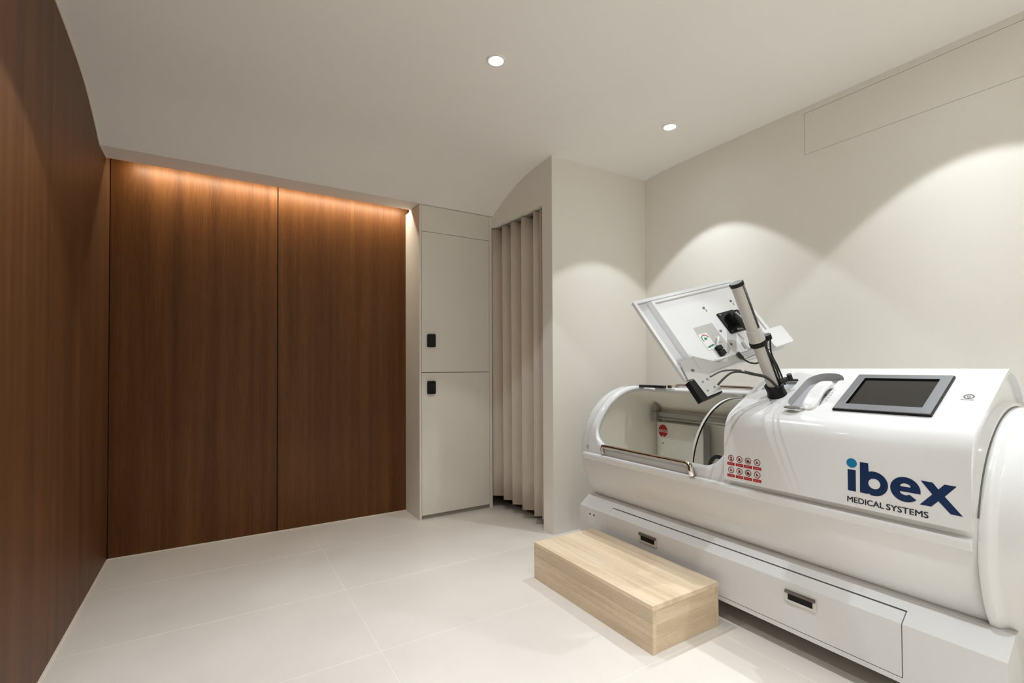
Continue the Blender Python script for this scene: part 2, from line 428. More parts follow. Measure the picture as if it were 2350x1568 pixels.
# ------------------------------------------------------------------ locker cabinet
cab = empty('locker_cabinet', (1.554, YCAB, 0))
tag(cab, 'tall greige built-in locker with two flush doors and black keypad locks', 'cabinet')
mb = MB()
ytop = 2.276
mb.box(XCAB, XCAB + 0.0155, YCAB, YB - 0.001, 0, ytop)
mb.box(1.8275, 1.853, YCAB, YB - 0.02, 0, ytop)
mb.box(XCAB + 0.0155, 1.8275, YCAB + 0.021, YB - 0.02, 0.03, ytop - 0.01)
build(mb, 'carcass', cabm, cab, bevel=0.0008, seg=1)
boxed('top_panel', (XCAB + 0.0165, 1.8265, YCAB + 0.0005, YCAB + 0.02, 2.0865, ytop), cabm, cab, bevel=0.0008, seg=1)
boxed('gap_backing', (XCAB + 0.0155, 1.8275, YCAB + 0.0195, YCAB + 0.022, 0.03, 2.27), cabgap, cab)
boxed('toe_kick', (XCAB + 0.0155, 1.8275, YCAB + 0.012, YCAB + 0.03, 0, 0.029), principled('toe_kick_grey', (0.30, 0.275, 0.235), 0.6), cab)
for (z0, z1, zk) in ((1.0600, 2.0835, 1.290), (0.030, 1.0560, 0.949)):
    d = boxed('door', (XCAB + 0.0175, 1.8255, YCAB, YCAB + 0.019, z0, z1), cabm, cab, bevel=0.0008, seg=1)
    mb = MB(); kx = 1.3405
    plate(mb, [rrect(kx - 0.030, kx + 0.030, zk - 0.047, zk + 0.047, 0.008)], lambda a, b, h: (a, YCAB - h, b), 0.020)
    mb.cur = 1
    for r in range(4):
        for c in range(3):
            cx, cz = kx - 0.0005 + (c - 1) * 0.013, zk + 0.018 - r * 0.0115
            mb.add([(cx + q * math.cos(2 * math.pi * i / 8), YCAB - 0.0203, cz + q * math.sin(2 * math.pi * i / 8)) for q in (0.0028,) for i in range(8)], [list(range(8))])
    lk = build(mb, 'keypad_lock', [black, principled('key_dots', (0.05, 0.05, 0.052), 0.5)], d, bevel=0.0015, seg=2)
    lk['label'] = 'black keypad lock with three columns of keys'

# ------------------------------------------------------------------ pleated curtain
cur = empty('pleated_curtain', (1.89, 2.97, 0))
tag(cur, 'beige accordion pleated curtain hanging in the opening beside the locker', 'curtain')
fronts = [3.294, 3.164, 3.046, 2.912, 2.767, 2.698, 2.669]
creases = []
for a, b in zip(fronts, fronts[1:]): creases += [a, a + (b - a) * 0.52]
creases.append(fronts[-1])
pts = []
for i, y in enumerate(creases):
    d = 0.125 if i % 2 else (0.010 if i else 0.001)
    if i > 8: d = 0.075 if i % 2 else 0.014
    pts.append((niche_x(y) + d, y, 0))
path = []
for i in range(len(pts) - 1):
    a, b = Vector(pts[i]), Vector(pts[i + 1])
    for k in range(6):
        t = k / 6; s = t + 0.10 * math.sin(2 * math.pi * t)
        path.append(a.lerp(b, s))
path.append(Vector(pts[-1]))
mb = MB(); zs = [0.0, 0.30, 0.8, 1.4, 1.9, 2.180]
vs_ = []
for zi, z in enumerate(zs):
    for p in path:
        sp = (1 - z / 2.2) * 0.006 * math.sin(p.y * 40)
        if zi == 0: z = 0.060 + 0.034 * (p.y - 2.67) / 0.62
        vs_.append((p.x + sp, p.y - (1 - z / 2.2) * 0.004, z))
n = len(path)
mb.add(vs_, [(j * n + i, j * n + i + 1, (j + 1) * n + i + 1, (j + 1) * n + i) for j in range(len(zs) - 1) for i in range(n - 1)])
build(mb, 'fabric', curm, cur, smooth=35, solid=(0.003, 0))
mb = MB(); q0, q1 = 2.665, 3.285
mb.add([(niche_x(y) + dx, y, z) for y in (q0, q1) for dx in (0.038, 0.062) for z in (2.178, 2.188)], [(0, 1, 3, 2), (4, 6, 7, 5), (0, 4, 5, 1), (2, 3, 7, 6), (0, 2, 6, 4), (1, 5, 7, 3)])
build(mb, 'curtain_track', steel_grey, cur)

# ------------------------------------------------------------------ wooden step
sx0, sx1, sy0, sy1, sz = 1.418, 1.817, 1.290, 2.088, 0.1865
step = empty('step_box', ((sx0 + sx1) / 2, (sy0 + sy1) / 2, 0))
tag(step, 'low pale pine step box on the floor in front of the white chamber', 'step')
tt = 0.020
e = 0.00025
cx = [sx0, sx0 + 0.086, sx0 + 0.168, sx0 + 0.262, sx0 + 0.336, sx1]
for a, b in zip(cx, cx[1:]):
    boxed('plank', (a + e, b - e, sy0, sy1, sz - tt, sz), pine_top, step, bevel=0.0012)
cz = [0.0, 0.062, 0.118, sz - tt]
for a, b in zip(cz, cz[1:]):
    boxed('plank', (sx0 + 0.0005, sx0 + tt, sy0 + 0.0005, sy1 - 0.0005, a + e, b - e), pine_top, step, bevel=0.0008)
    boxed('plank', (sx1 - tt, sx1 - 0.0005, sy0 + 0.0005, sy1 - 0.0005, a + e, b - e), pine_top, step, bevel=0.0008)
cz = [0.0, 0.055, 0.108, sz - tt]
for a, b in zip(cz, cz[1:]):
    for yy in ((sy0 + 0.0025, sy0 + 0.0025 + tt), (sy1 - 0.0025 - tt, sy1 - 0.0025)):
        boxed('plank', (sx0 + tt, sx1 - tt, yy[0], yy[1], a + e, b - e), pine_end, step, bevel=0.0006)

# ------------------------------------------------------------------ hyperbaric chamber
CX, CZ, CR = 2.225, 0.600, 0.375
ch = empty('oxygen_chamber', (CX, 1.33, 0))
tag(ch, 'white horizontal hyperbaric oxygen chamber with open hatch along the right wall', 'medical chamber')
def cyl(a, y, r): return (CX - r * math.cos(a), y, CZ + r * math.sin(a))
# shell with the hatch cut out
t0, t1 = R(8.6), R(99.0)
hy0, hy1, rc = 1.285, 2.118, 0.105
NA, NH = 60, 26
def ring(y, r, lo, hi):
    arc = [cyl(hi + (lo + 2 * math.pi - hi) * i / NA, y, r) for i in range(NA + 1)]
    gap = [cyl(lo + (hi - lo) * i / NH, y, r) for i in range(NH + 1)]
    return arc, gap
def hole(y):
    d = min(y - hy0, hy1 - y)
    sh = 0.0 if d >= rc else rc - math.sqrt(max(0, rc * rc - (rc - d) ** 2))
    return t0 + sh / CR, t1 - sh / CR * 0.5
st = []
for y, r in ((0.4795, CR), (0.9, CR), (1.2, CR)): st.append((y, r, False))
cor = [rc * (1 - math.cos(R(90) * i / 10)) for i in range(11)]
for d in cor: st.append((hy0 + d, CR, True))
for y in (1.55, 1.7, 1.85): st.append((y, CR, True))
for d in cor[::-1]: st.append((hy1 - d, CR, True))
st.append((2.160, CR, False)); st.append((2.195, CR, False))
for i in range(1, 8):
    q = R(90) * i / 7
    st.append((2.195 + 0.062 * math.sin(q), CR - 0.055 * (1 - math.cos(q)), False))
mb = MB(); prev = None
for k, (y, r, inh) in enumerate(st):
    lo, hi = hole(max(hy0, min(hy1, y)))
    arc, gap = ring(y, r, lo, hi)
    if prev:
        py, parc, pgap, pin = prev
        mb.add(parc + arc, [(i, i + 1, NA + 2 + i, NA + 1 + i) for i in range(NA)])
        if not (inh and pin):
            mb.add(pgap + gap, [(i, i + 1, NH + 2 + i, NH + 1 + i) for i in range(NH)])
    prev = (y, arc, gap, inh)
arc, gap = prev[1], prev[2]
loopv = arc[:-1] + gap[:-1]
mb.add(loopv, [list(range(len(loopv)))])
shell = build(mb, 'shell', [white, cream], ch, smooth=35, solid=(0.030, -1.0, 1))
# near drum and flange
mb = MB()
mb.lathe([(0.340, -0.004), (0.376, -0.004), (0.3775, 0.000), (0.3775, 0.016), (0.374, 0.021), (0.364, 0.030), (0.362, 0.036), (0.362, 0.27), (0.350, 0.31), (0.31, 0.345), (0.22, 0.37), (0.10, 0.38)],
         (CX, 0.475, CZ - 0.018), (0, -1, 0), 96)
build(mb, 'end_drum', white, ch, smooth=35)
mb = MB(); mb.tube([(lambda p: (p[0], p[1], p[2] - 0.018))(cyl(R(12 + i * 2.6), 0.4780, CR + 0.0028)) for i in range(60)], 0.0024, 6)
build(mb, 'drum_seam', mesh_grey, ch, smooth=60)
# seam of the far collar, ledge, rails
mb = MB(); mb.tube([cyl(R(4 + i * 2.2), 2.162, CR + 0.0005) for i in range(42)], 0.0022, 6)
build(mb, 'collar_seam', lilac_grey, ch, smooth=60)
boxed('seam_latch', (1.846, 1.853, 2.150, 2.168, 0.626, 0.645), grey_plastic, ch, bevel=0.001)
lp = [(1.866, 0.602), (1.842, 0.6015), (1.833, 0.598), (1.830, 0.590), (1.833, 0.572), (1.842, 0.563), (1.866, 0.556)]
mb = MB().prism(lp, lambda a, b: (a, 0.487, b), lambda a, b: (a, 2.186, b))
build(mb, 'ledge', white, ch, bevel=0.002, smooth=30)
def handrail(pts, r, mat, name):
    return build(MB().tube(catmull(pts, 6), r, 12), name, mat, ch, smooth=60)
handrail([(1.846, 2.028, 0.612), (1.840, 2.030, 0.632), (1.836, 2.020, 0.650), (1.836, 1.995, 0.656), (1.836, 1.75, 0.655), (1.836, 1.475, 0.655), (1.835, 1.447, 0.650), (1.832, 1.437, 0.630), (1.836, 1.434, 0.607)], 0.0095, bronze, 'front_handrail')
build(MB().tube(catmull([(1.836, 1.462, 0.655), (1.833, 1.442, 0.647), (1.829, 1.434, 0.628), (1.834, 1.431, 0.604)], 6), 0.0125, 14), 'handrail_foot', chrome, ch, smooth=60)
handrail([(2.325, 1.915, 0.958), (2.325, 1.912, 0.974), (2.325, 1.895, 0.984), (2.325, 1.7, 0.984), (2.325, 1.46, 0.984), (2.325, 1.440, 0.976), (2.325, 1.437, 0.958)], 0.009, bronze, 'top_handrail')
boxed('hatch_latch', (2.225, 2.255, 1.930, 2.120, 0.968, 0.984), principled('latch_black', (0.02, 0.02, 0.026), 0.3), ch, bevel=0.003)
boxed('hatch_stop', (2.250, 2.280, 1.890, 2.015, 0.953, 0.968), white, ch, bevel=0.002)
boxed('latch_catch', (2.262, 2.297, 1.90, 1.932, 0.962, 0.988), chrome, ch, bevel=0.004)
# sliding clear hatch
def arc_strip(r0, r1, a0, a1, ya, yb, n=30):
    mb = MB()
    for i in range(n):
        p, q = R(a0 + (a1 - a0) * i / n), R(a0 + (a1 - a0) * (i + 1) / n)
        v = [cyl(a, y, r) for a in (p, q) for y in (ya, yb) for r in (r0, r1)]
        fs = [(0, 1, 5, 4), (2, 6, 7, 3), (0, 4, 6, 2), (1, 3, 7, 5)]
        if i == 0: fs.append((0, 2, 3, 1))
        if i == n - 1: fs.append((4, 5, 7, 6))
        mb.add(v, fs)
    return mb
build(arc_strip(0.328, 0.336, 7, 100, 0.98, 1.472), 'clear_hatch', glassm, ch, smooth=30)
build(arc_strip(0.326, 0.338, 7, 100, 1.472, 1.484), 'hatch_edge', acr_edge, ch, smooth=30)
build(arc_strip(0.322, 0.338, 44, 96, 1.30, 1.335), 'hatch_rib', white_satin, ch, smooth=30)
# inside: equipment panel with its red warning sticker, rails, hose, cushion
pn = boxed('inner_panel', (2.470, 2.528, 1.845, 2.196, 0.45, 0.736), panelm, ch, bevel=0.004)
boxed('panel_side', (2.4705, 2.5285, 1.8425, 1.8455, 0.452, 0.734), grey_plastic, pn)
mb = MB(); sy, szc = 2.146, 0.679
fx = lambda a, b, h: (2.4695 - h, a, b)
plate(mb, [circle(sy, szc, 0.037, 32, 0.040)], fx, 0.0006)
mb.cur = 1; plate(mb, [rrect(sy - 0.033, sy + 0.033, szc - 0.009, szc + 0.007, 0.002)], fx, 0.0009)
plate(mb, [[(sy - 0.008, szc - 0.037), (sy + 0.008, szc - 0.037), (sy, szc - 0.026)]], fx, 0.0009)
mb.cur = 0
for k in range(7): plate(mb, [rrect(sy - 0.029 + k * 0.0085, sy - 0.029 + k * 0.0085 + 0.006, szc - 0.006, szc + 0.004, 0.001)], fx, 0.0011)
stk = build(mb, 'warning_sticker', [red, paper], pn); stk['label'] = 'round red warning sticker with a white band'
for (yy, zz, rr) in ((2.147, 0.600, 0.0055), (1.955, 0.490, 0.014), (1.89, 0.487, 0.004)):
    build(plate(MB(), [circle(yy, zz, rr, 14)], fx, 0.0008), 'panel_plug', mesh_grey, pn)
mb = MB(); mb.box(2.452, 2.482, 1.30, 2.185, 0.772, 0.800); mb.box(2.446, 2.456, 1.30, 2.185, 0.756, 0.764)
rl = build(mb, 'inner_rail', principled('rail_grey', (0.40, 0.39, 0.36), 0.35, metal=0.4), ch, bevel=0.003)
mb = MB(); mb.box(2.425, 2.490, 2.165, 2.205, 0.738, 0.805); mb.box(2.432, 2.480, 2.170, 2.202, 0.805, 0.858)
build(mb, 'rail_bracket', steel_grey, rl, bevel=0.008)
build(MB().tube([(2.50, 1.30, 0.83), (2.50, 2.16, 0.83)], 0.010, 10), 'upper_rail', steel_grey, ch, smooth=60)
build(MB().tube(catmull([(2.43, 1.74, 0.475), (2.42, 1.765, 0.53), (2.42, 1.73, 0.580), (2.42, 1.675, 0.575), (2.42, 1.65, 0.53), (2.43, 1.665, 0.48)], 6), 0.011, 8), 'breathing_hose', rubber, ch, smooth=60)
# base cabinet under the shell
XB = 1.860
by0, by1, dy0, dy1 = 0.424, 2.246, 0.664, 2.010
full = [(2.59, 0.10), (XB + 0.02, 0.085), (XB, 0.088), (XB, 0.276), (1.934, 0.332), (1.97, 0.335), (2.59, 0.335)]
reces = [(2.59, 0.104), (XB + 0.016, 0.104), (XB + 0.016, 0.262), (1.908, 0.292), (1.97, 0.335), (2.59, 0.335)]
mb = MB()
ex = lambda y: (lambda a, b: (a, y, b))
mb.prism(full, ex(by0), ex(dy0)); mb.prism(full, ex(dy1), ex(by1)); mb.prism(reces, ex(dy0), ex(dy1))
g0 = 0.306                        # height of the drawer's upper joint on the sloping face
gx = XB + (1.934 - XB) * (g0 - 0.276) / (0.332 - 0.276)
mb.prism([(gx + 0.0005, g0 + 0.001), (1.934, 0.332), (1.97, 0.335), (1.95, 0.30)], ex(dy0), ex(dy1))
mb.prism([(XB, 0.088), (XB + 0.02, 0.085), (XB + 0.05, 0.104), (XB, 0.1045)], ex(dy0), ex(dy1))
base = build(mb, 'base_housing', white_base, ch)
boxed('under_base_shade', (2.03, 2.56, by0 + 0.12, by1 - 0.12, 0.012, 0.1), rubber, ch, bevel=0.004)  # black block added to deepen the shadow under the base
mb = MB(); g = 0.003
mb.prism([(XB, 0.1045 + g), (XB, 0.276), (gx - 0.003, g0 - 0.0028), (gx + 0.004, g0 - 0.010), (XB + 0.013, 0.258), (XB + 0.013, 0.1045 + g)], ex(dy0 + g), ex(dy1 - 0.0008))
dr = build(mb, 'drawer', white_base, ch)
for (ha, hb) in ((1.660, 1.777), (0.918, 1.034)):
    z0, z1 = 0.2015, 0.2515
    mb = MB(); fh = lambda a, b, h: (XB - h, a, b)
    plate(mb, [rrect(ha, hb, z0, z1, 0.006), rrect(ha + 0.014, hb - 0.012, z0 + 0.009, z1 - 0.014, 0.002)], fh, 0.0045)
    hd = build(mb, 'drawer_handle', [principled('handle_frame', (0.62, 0.60, 0.56), 0.3, metal=0.35)], dr, bevel=0.0015)
    mb = MB(); mb.prism([(XB - 0.0046, z1 - 0.003), (XB - 0.013, z1 - 0.007), (XB - 0.011, z1 - 0.015), (XB - 0.0046, z1 - 0.015)], ex(ha + 0.004), ex(hb - 0.004))
    mb.cur = 1; mb.box(XB - 0.0012, XB - 0.0004, ha + 0.0135, hb - 0.0115, z0 + 0.0085, z1 - 0.0135)
    build(mb, 'handle_grip', [principled('dark_chrome', (0.16, 0.14, 0.125), 0.3, metal=0.8), black], dr, bevel=0.0008)
mb = MB(); fb = lambda a, b, h: (XB - h, a, b)
plate(mb, [rrect(2.105, 2.176, 0.190, 0.254, 0.002)], fb, 0.0008); mb.cur = 1
for a in (2.158, 2.125): plate(mb, [rrect(a - 0.009, a + 0.006, 0.237, 0.247, 0.001)], fb, 0.0012)
mb.cur = 2
for a in (2.17, 2.142, 2.115): plate(mb, [rrect(a - 0.002, a, 0.196, 0.246, 0.0008)], fb, 0.0011)
build(mb, 'base_sticker', [white_satin, mesh_grey, grey_plastic], base)
mb = MB()
for (xa, ya2) in ((1.98, 0.50), (2.50, 0.485), (1.98, 2.17), (2.50, 2.185)):
    mb = MB(); mb.lathe([(0.03, 0.0), (0.034, 0.006), (0.034, 0.045), (0.022, 0.05), (0.022, 0.105)], (xa, ya2, 0), (0, 0, 1), 16)
    build(mb, 'foot', rubber, ch, smooth=40)
build(MB().tube(catmull([(1.93, 2.255, 0.215), (1.92, 2.29, 0.20), (1.93, 2.305, 0.16), (1.95, 2.28, 0.12), (1.99, 2.25, 0.10)], 5), 0.004, 6), 'mains_cable', white_satin, ch, smooth=60)

# hood
HY0, HY1 = 0.4835, 1.262
A = Vector((1.900, 0, 0.920)); B = Vector((2.170, 0, 1.073)); SD = (B - A).normalized(); SN = Vector((-SD.z, 0, SD.x)); SL = (B - A).length
def slant(y, s, h=0.0):
    p = A + SD * s + SN * h
    return (p.x, y, p.z)
lower = [(p.x, p.z) for p in catmull([(1.8225, 0, 0.6245), (1.8230, 0, 0.72), (1.8262, 0, 0.80), (1.8345, 0, 0.850), (1.854, 0, 0.888), (1.879, 0, 0.908), (1.900, 0, 0.920)], 5)]
upper = [(p.x, p.z) for p in catmull([(2.170, 0, 1.073), (2.194, 0, 1.0832), (2.214, 0, 1.0850), (2.246, 0, 1.079), (2.288, 0, 1.056), (2.345, 0, 0.995), (2.385, 0, 0.93)], 5)]
mb = MB()
def strip(pp, y0, y1):
    n = len(pp)
    mb.add([(a, y0, b) for a, b in pp] + [(a, y1, b) for a, b in pp], [(i, i + 1, n + i + 1, n + i) for i in range(n - 1)])
strip(lower, HY0, HY1); strip(upper, HY0, HY1)
cradle_loop = [(1.000 + 0.071 * math.cos(R(q)), 0.224 + 0.071 * math.sin(R(q))) for q in range(0, 181, 12)] + [(0.929 + 0.014 * (1 - math.cos(R(q))) + (0.142 - 0.014), 0.030 + 0.014 * (1 - math.sin(R(q)))) for q in range(0, 91, 30)][::1]
cradle_loop = rrect(0.930, 1.072, 0.028, 0.296, 0.066, 8)
rec_loop = rrect(1.098, 1.222, 0.148, 0.222, 0.006, 3)
v2, f2 = filled([[(HY0, 0), (HY1, 0), (HY1, SL), (HY0, SL)], cradle_loop, rec_loop])
mb.add([slant(a, b) for a, b in v2], f2)
prof_all = lower + upper
inner = []
for i, (a, b) in enumerate(prof_all):
    p0 = Vector(prof_all[max(0, i - 1)]); p1 = Vector(prof_all[min(len(prof_all) - 1, i + 1)])
    t = (p1 - p0).normalized(); inner.append((a + t.y * 0.014, b - t.x * 0.014))
strip(inner[:len(lower)], HY0, HY1); strip(inner[len(lower):], HY0, HY1)
n = len(prof_all)
for y in (HY0, HY1):
    mb.add([(a, y, b) for a, b in prof_all] + [(a, y, b) for a, b in inner], [(i, i + 1, n + i + 1, n + i) for i in range(n - 1)])
for i in (0, n - 1):
    mb.add([(prof_all[i][0], HY0, prof_all[i][1]), (prof_all[i][0], HY1, prof_all[i][1]), (inner[i][0], HY1, inner[i][1]), (inner[i][0], HY0, inner[i][1])], [(0, 1, 2, 3)])
hood = build(mb, 'hood', white, ch, smooth=28)
def cup(loop, depth, mat, name, shrink=0.0):
    mb = MB(); n = len(loop)
    cx_ = sum(p[0] for p in loop) / n; cy_ = sum(p[1] for p in loop) / n
    lowl = [(cx_ + (a - cx_) * (1 - shrink), cy_ + (b - cy_) * (1 - shrink * 0.5)) for a, b in loop]
    mb.add([slant(a, b, 0) for a, b in loop] + [slant(a, b, -depth) for a, b in lowl], [(i, (i + 1) % n, n + (i + 1) % n, n + i) for i in range(n)])
    mb.cur = 1; mb.add([slant(a, b, -depth) for a, b in lowl], [list(range(n))])
    return build(mb, name, mat, hood, smooth=40)
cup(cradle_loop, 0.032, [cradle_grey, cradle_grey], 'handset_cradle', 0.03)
mb = MB(); plate(mb, [rrect(0.934, 0.958, 0.055, 0.262, 0.010, 4)], lambda a, b, h: slant(a, b, h - 0.0318), 0.020)
mb.cur = 1
for k in range(4): plate(mb, [rrect(0.938 + (k % 2) * 0.004, 0.950, 0.110 + k * 0.018, 0.114 + k * 0.018, 0.001, 1)], lambda a, b, h: slant(a, b, h - 0.0117), 0.0004)
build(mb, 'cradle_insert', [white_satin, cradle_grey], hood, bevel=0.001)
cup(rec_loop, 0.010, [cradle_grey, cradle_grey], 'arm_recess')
mb = MB(); mb.prism([(a, b) for a, b in inner] + [(2.36, 0.80), (1.84, 0.63)], ex(HY0 + 0.016), ex(HY0 + 0.024))
build(mb, 'hood_end_plate', white_satin, ch)
# control screen
mb = MB(); plate(mb, [rrect(0.603, 0.885, 0.030, 0.271, 0.003, 2), rrect(0.633, 0.857, 0.064, 0.245, 0.001, 1)], lambda a, b, h: slant(a, b, h), 0.011)
scr = build(mb, 'control_screen', [bezelm], ch, bevel=0.001)
mb = MB()
plate(mb, [rrect(0.600, 0.888, 0.027, 0.274, 0.003, 2)], lambda a, b, h: slant(a, b, h + 0.0004), 0.0062)
build(mb, 'gasket', black, scr)
mb = MB(); plate(mb, [[(0.6335, 0.0645), (0.8565, 0.0645), (0.8565, 0.2445), (0.6335, 0.2445)]], lambda a, b, h: slant(a, b, 0.0064 + h), 0.0012)
build(mb, 'display', screenm, scr)
mb = MB(); plate(mb, [[(0.6335, 0.2335), (0.8565, 0.2335), (0.8565, 0.2445), (0.6335, 0.2445)]], lambda a, b, h: slant(a, b, 0.0078 + h), 0.0008)
plate(mb, [[(0.8485, 0.0645), (0.8565, 0.0645), (0.8565, 0.2335), (0.8485, 0.2335)]], lambda a, b, h: slant(a, b, 0.0078 + h), 0.0008)
build(mb, 'display_edge_shade', principled('edge_shade_black', (0.002, 0.002, 0.002), 0.9, spec=0.02), scr)  # black strips paint the inset's shadow along the display's top and far edge
# power button and its word
mb = MB(); cy_, cs_ = 0.541, 0.157
plate(mb, [circle(cy_, cs_, 0.0135, 28), circle(cy_, cs_, 0.0098, 28)], lambda a, b, h: slant(a, b, h), 0.0008)
plate(mb, [circle(cy_, cs_, 0.0050, 16), circle(cy_, cs_, 0.0030, 16)], lambda a, b, h: slant(a, b, h), 0.0008)
text_on(mb, 'POWER', -0.556, -0.525, 0.134, 0.1415, lambda a, b: slant(-a, b, 0.0006))
build(mb, 'power_button', principled('print_grey', (0.10, 0.098, 0.092), 0.5), hood)

# printed wordmark on the hood front (flat print, a fraction of a millimetre proud)
def hood_x(z):
    pr = lower
    for (a, za), (b, zb) in zip(pr, pr[1:]):
        if za <= z <= zb: return a + (b - a) * (z - za) / (zb - za)
    return pr[0][0]
def on_hood(u, z, h=0.0): return (hood_x(z) - 0.0006 - h, -u, z)
def print_loops(name, loops, mat, parent=hood, h=0.0):
    mb = MB()
    v, f = filled([[(-a, b) for a, b in lp] for lp in loops])
    mb.add([on_hood(a, b, h) for a, b in v], f)
    return build(mb, name, mat, parent)
print_loops('logo_dot', [circle(0.7845, 0.7700, 0.0157)], teal)
print_loops('logo_letter', [[(0.7965, 0.7480), (0.7722, 0.7480), (0.7720, 0.6772), (0.7960, 0.6772)]], navy)
bs = [(0.7602, 0.7772), (0.7359, 0.7772)]
bcx, bcz, br = 0.7208, 0.7136, 0.0392
bs += [(bcx - br * math.cos(R(q)), bcz + br * math.sin(R(q))) for q in range(111, -111, -6)]
bs += [(0.7345, 0.6800), (0.7362, 0.6772), (0.7602, 0.6772)]
print_loops('logo_letter', [bs, circle(0.7192, 0.7132, 0.0168, 26)], navy)
ecx, ecz, er = 0.6372, 0.7126, 0.0383
eo = [(ecx - er * math.cos(R(q)), ecz + er * math.sin(R(q))) for q in range(-5, 318 - 0, 8)]
eo = [(0.5988, 0.7058)] + [(ecx - er * 1.01 * math.cos(R(q)), ecz + er * math.sin(R(q))) for q in range(0, 316, 7)]
eo += [(0.6086, 0.6861), (0.6253, 0.6985)]
eo += [(0.6372 - 0.0150 * math.cos(R(q)), 0.7085 + 0.0130 * math.sin(R(q))) for q in range(316, 196, -12)] + [(0.6500, 0.7058)]
eh = [(0.6498, 0.7213)] + [(0.6366 - 0.0138 * math.cos(R(q)), 0.7205 + 0.0112 * math.sin(R(q))) for q in range(162, 9, -12)] + [(0.6234, 0.7213)]
print_loops('logo_letter', [eo, eh], navy)
print_loops('logo_letter', [[(0.5982, 0.7486), (0.5695, 0.7480), (0.5561, 0.7302), (0.5425, 0.7474), (0.5149, 0.7469), (0.5418, 0.7122), (0.5019, 0.6640), (0.5297, 0.6645), (0.5566, 0.6957), (0.5736, 0.6757), (0.6011, 0.6757), (0.5708, 0.7126)]], navy)
mb = MB()
for du, dz, dh in ((-0.0006, 0.0003, 0.0), (0.0006, -0.0003, 0.00005), (-0.0006, -0.0003, 0.0001), (0.0006, 0.0003, 0.00015)):
    text_on(mb, 'MEDICAL', -0.7978 + du, -0.6937 + du, 0.6392 + dz, 0.6575 + dz, lambda a, b: on_hood(a, b, dh)); text_on(mb, 'SYSTEMS', -0.6870 + du, -0.5808 + du, 0.6386 + dz, 0.6570 + dz, lambda a, b: on_hood(a, b, dh))
build(mb, 'logo_lettering', ink, hood)
# eight prohibition pictograms: ring, figure, red caption bar
cols = [1.2285, 1.1915, 1.1540, 1.1160]
bars = [(1.2460, 1.2127), (1.2079, 1.1748), (1.1716, 1.1372), (1.1332, 1.0990)]
for row, (zc_, zb0, zb1) in enumerate(((0.7158, 0.6868, 0.6984), (0.6674, 0.6386, 0.6500))):
    for k, yc_ in enumerate(cols):
        mb = MB()
        def pl(loops, h=0.0):
            v, f = filled(loops); mb.add([on_hood(-a, b, h) for a, b in v], f)
        mb.cur = 0; pl([circle(yc_, zc_, 0.0134, 24), circle(yc_, zc_, 0.0108, 24)])
        mb.cur = 1; pl([circle(yc_, zc_, 0.0107, 24)], -0.0002)
        mb.cur = 0
        i = row * 4 + k
        if i in (0,): pl([circle(yc_, zc_ + 0.002, 0.004, 12, 0.005)], 0.0002); pl([rrect(yc_ - 0.005, yc_ + 0.005, zc_ - 0.008, zc_ - 0.004, 0.001, 2)], 0.0002)
        elif i in (1, 5): pl([[(yc_ + 0.006, zc_ - 0.006), (yc_ - 0.006, zc_ - 0.005), (yc_ - 0.003, zc_ + 0.003), (yc_, zc_ + 0.007), (yc_ + 0.004, zc_ + 0.002)]], 0.0002)
        elif i in (2, 6): pl([circle(yc_ + 0.001, zc_ - 0.001, 0.0055, 12, 0.0065)], 0.0002); pl([rrect(yc_ - 0.007, yc_ - 0.003, zc_ - 0.007, zc_, 0.001, 2)], 0.0004)
        else: pl([[(yc_ + 0.004, zc_ - 0.006), (yc_ - 0.006, zc_ - 0.002), (yc_ + 0.003, zc_ + 0.006)], ], 0.0002)
        c_, s_ = math.cos(R(45)), math.sin(R(45))
        q = [(-0.011, -0.0007), (0.011, -0.0007), (0.011, 0.0007), (-0.011, 0.0007)]
        mb.cur = 2; pl([[(yc_ + a * c_ - b * s_, zc_ + a * s_ + b * c_) for a, b in q]], 0.0005)
        b1, b0 = bars[k]
        mb.cur = 2; pl([rrect(b0, b1, zb0, zb1, 0.001, 2)])
        mb.cur = 3
        for j in range(5 if i % 2 else 4):
            x_ = b1 - 0.006 - j * 0.0048
            pl([rrect(x_ - 0.0034, x_, zb0 + 0.0042, zb0 + 0.0074, 0.0004, 1)], 0.0003)
        build(mb, 'warning_pictogram', [red_dark, paper, red, pale_red], hood)

# ------------------------------------------------------------------ handset resting in its cradle
hs = empty('intercom_handset', slant(1.0, 0.15, -0.02))
tag(hs, 'white telephone handset lying in the cradle on the chamber hood', 'telephone handset')
mb = MB()
secs = []
for i in range(25):
    t = i / 24; s = 0.018 + 0.208 * t
    top_ = 0.012 + 0.010 * math.sin(math.pi * t); bot_ = -0.026 + 0.036 * max(0.0, math.sin(math.pi * (t * 1.25 - 0.125))) ** 0.6
    wdt = 0.0275; th = (top_ - bot_) / 2; hgt = (top_ + bot_) / 2
    e_ = min(i, 24 - i)
    if e_ < 4: wdt *= (0.52, 0.80, 0.92, 0.98)[e_]; th *= (0.62, 0.86, 0.95, 0.99)[e_]
    yc = 0.972 + 0.008 * t
    secs.append([slant(yc + wdt * math.copysign(abs(math.cos(R(q))) ** 0.42, math.cos(R(q))), s, hgt + th * math.copysign(abs(math.sin(R(q))) ** 0.42, math.sin(R(q)))) for q in range(0, 360, 20)])
n = 18
allv = [p for sct in secs for p in sct]
mb.add(allv, [(i * n + k, i * n + (k + 1) % n, (i + 1) * n + (k + 1) % n, (i + 1) * n + k) for i in range(24) for k in range(n)] + [list(range(n))[::-1], [24 * n + k for k in range(n)]])
build(mb, 'grip', white, hs, smooth=50)
mb = MB()
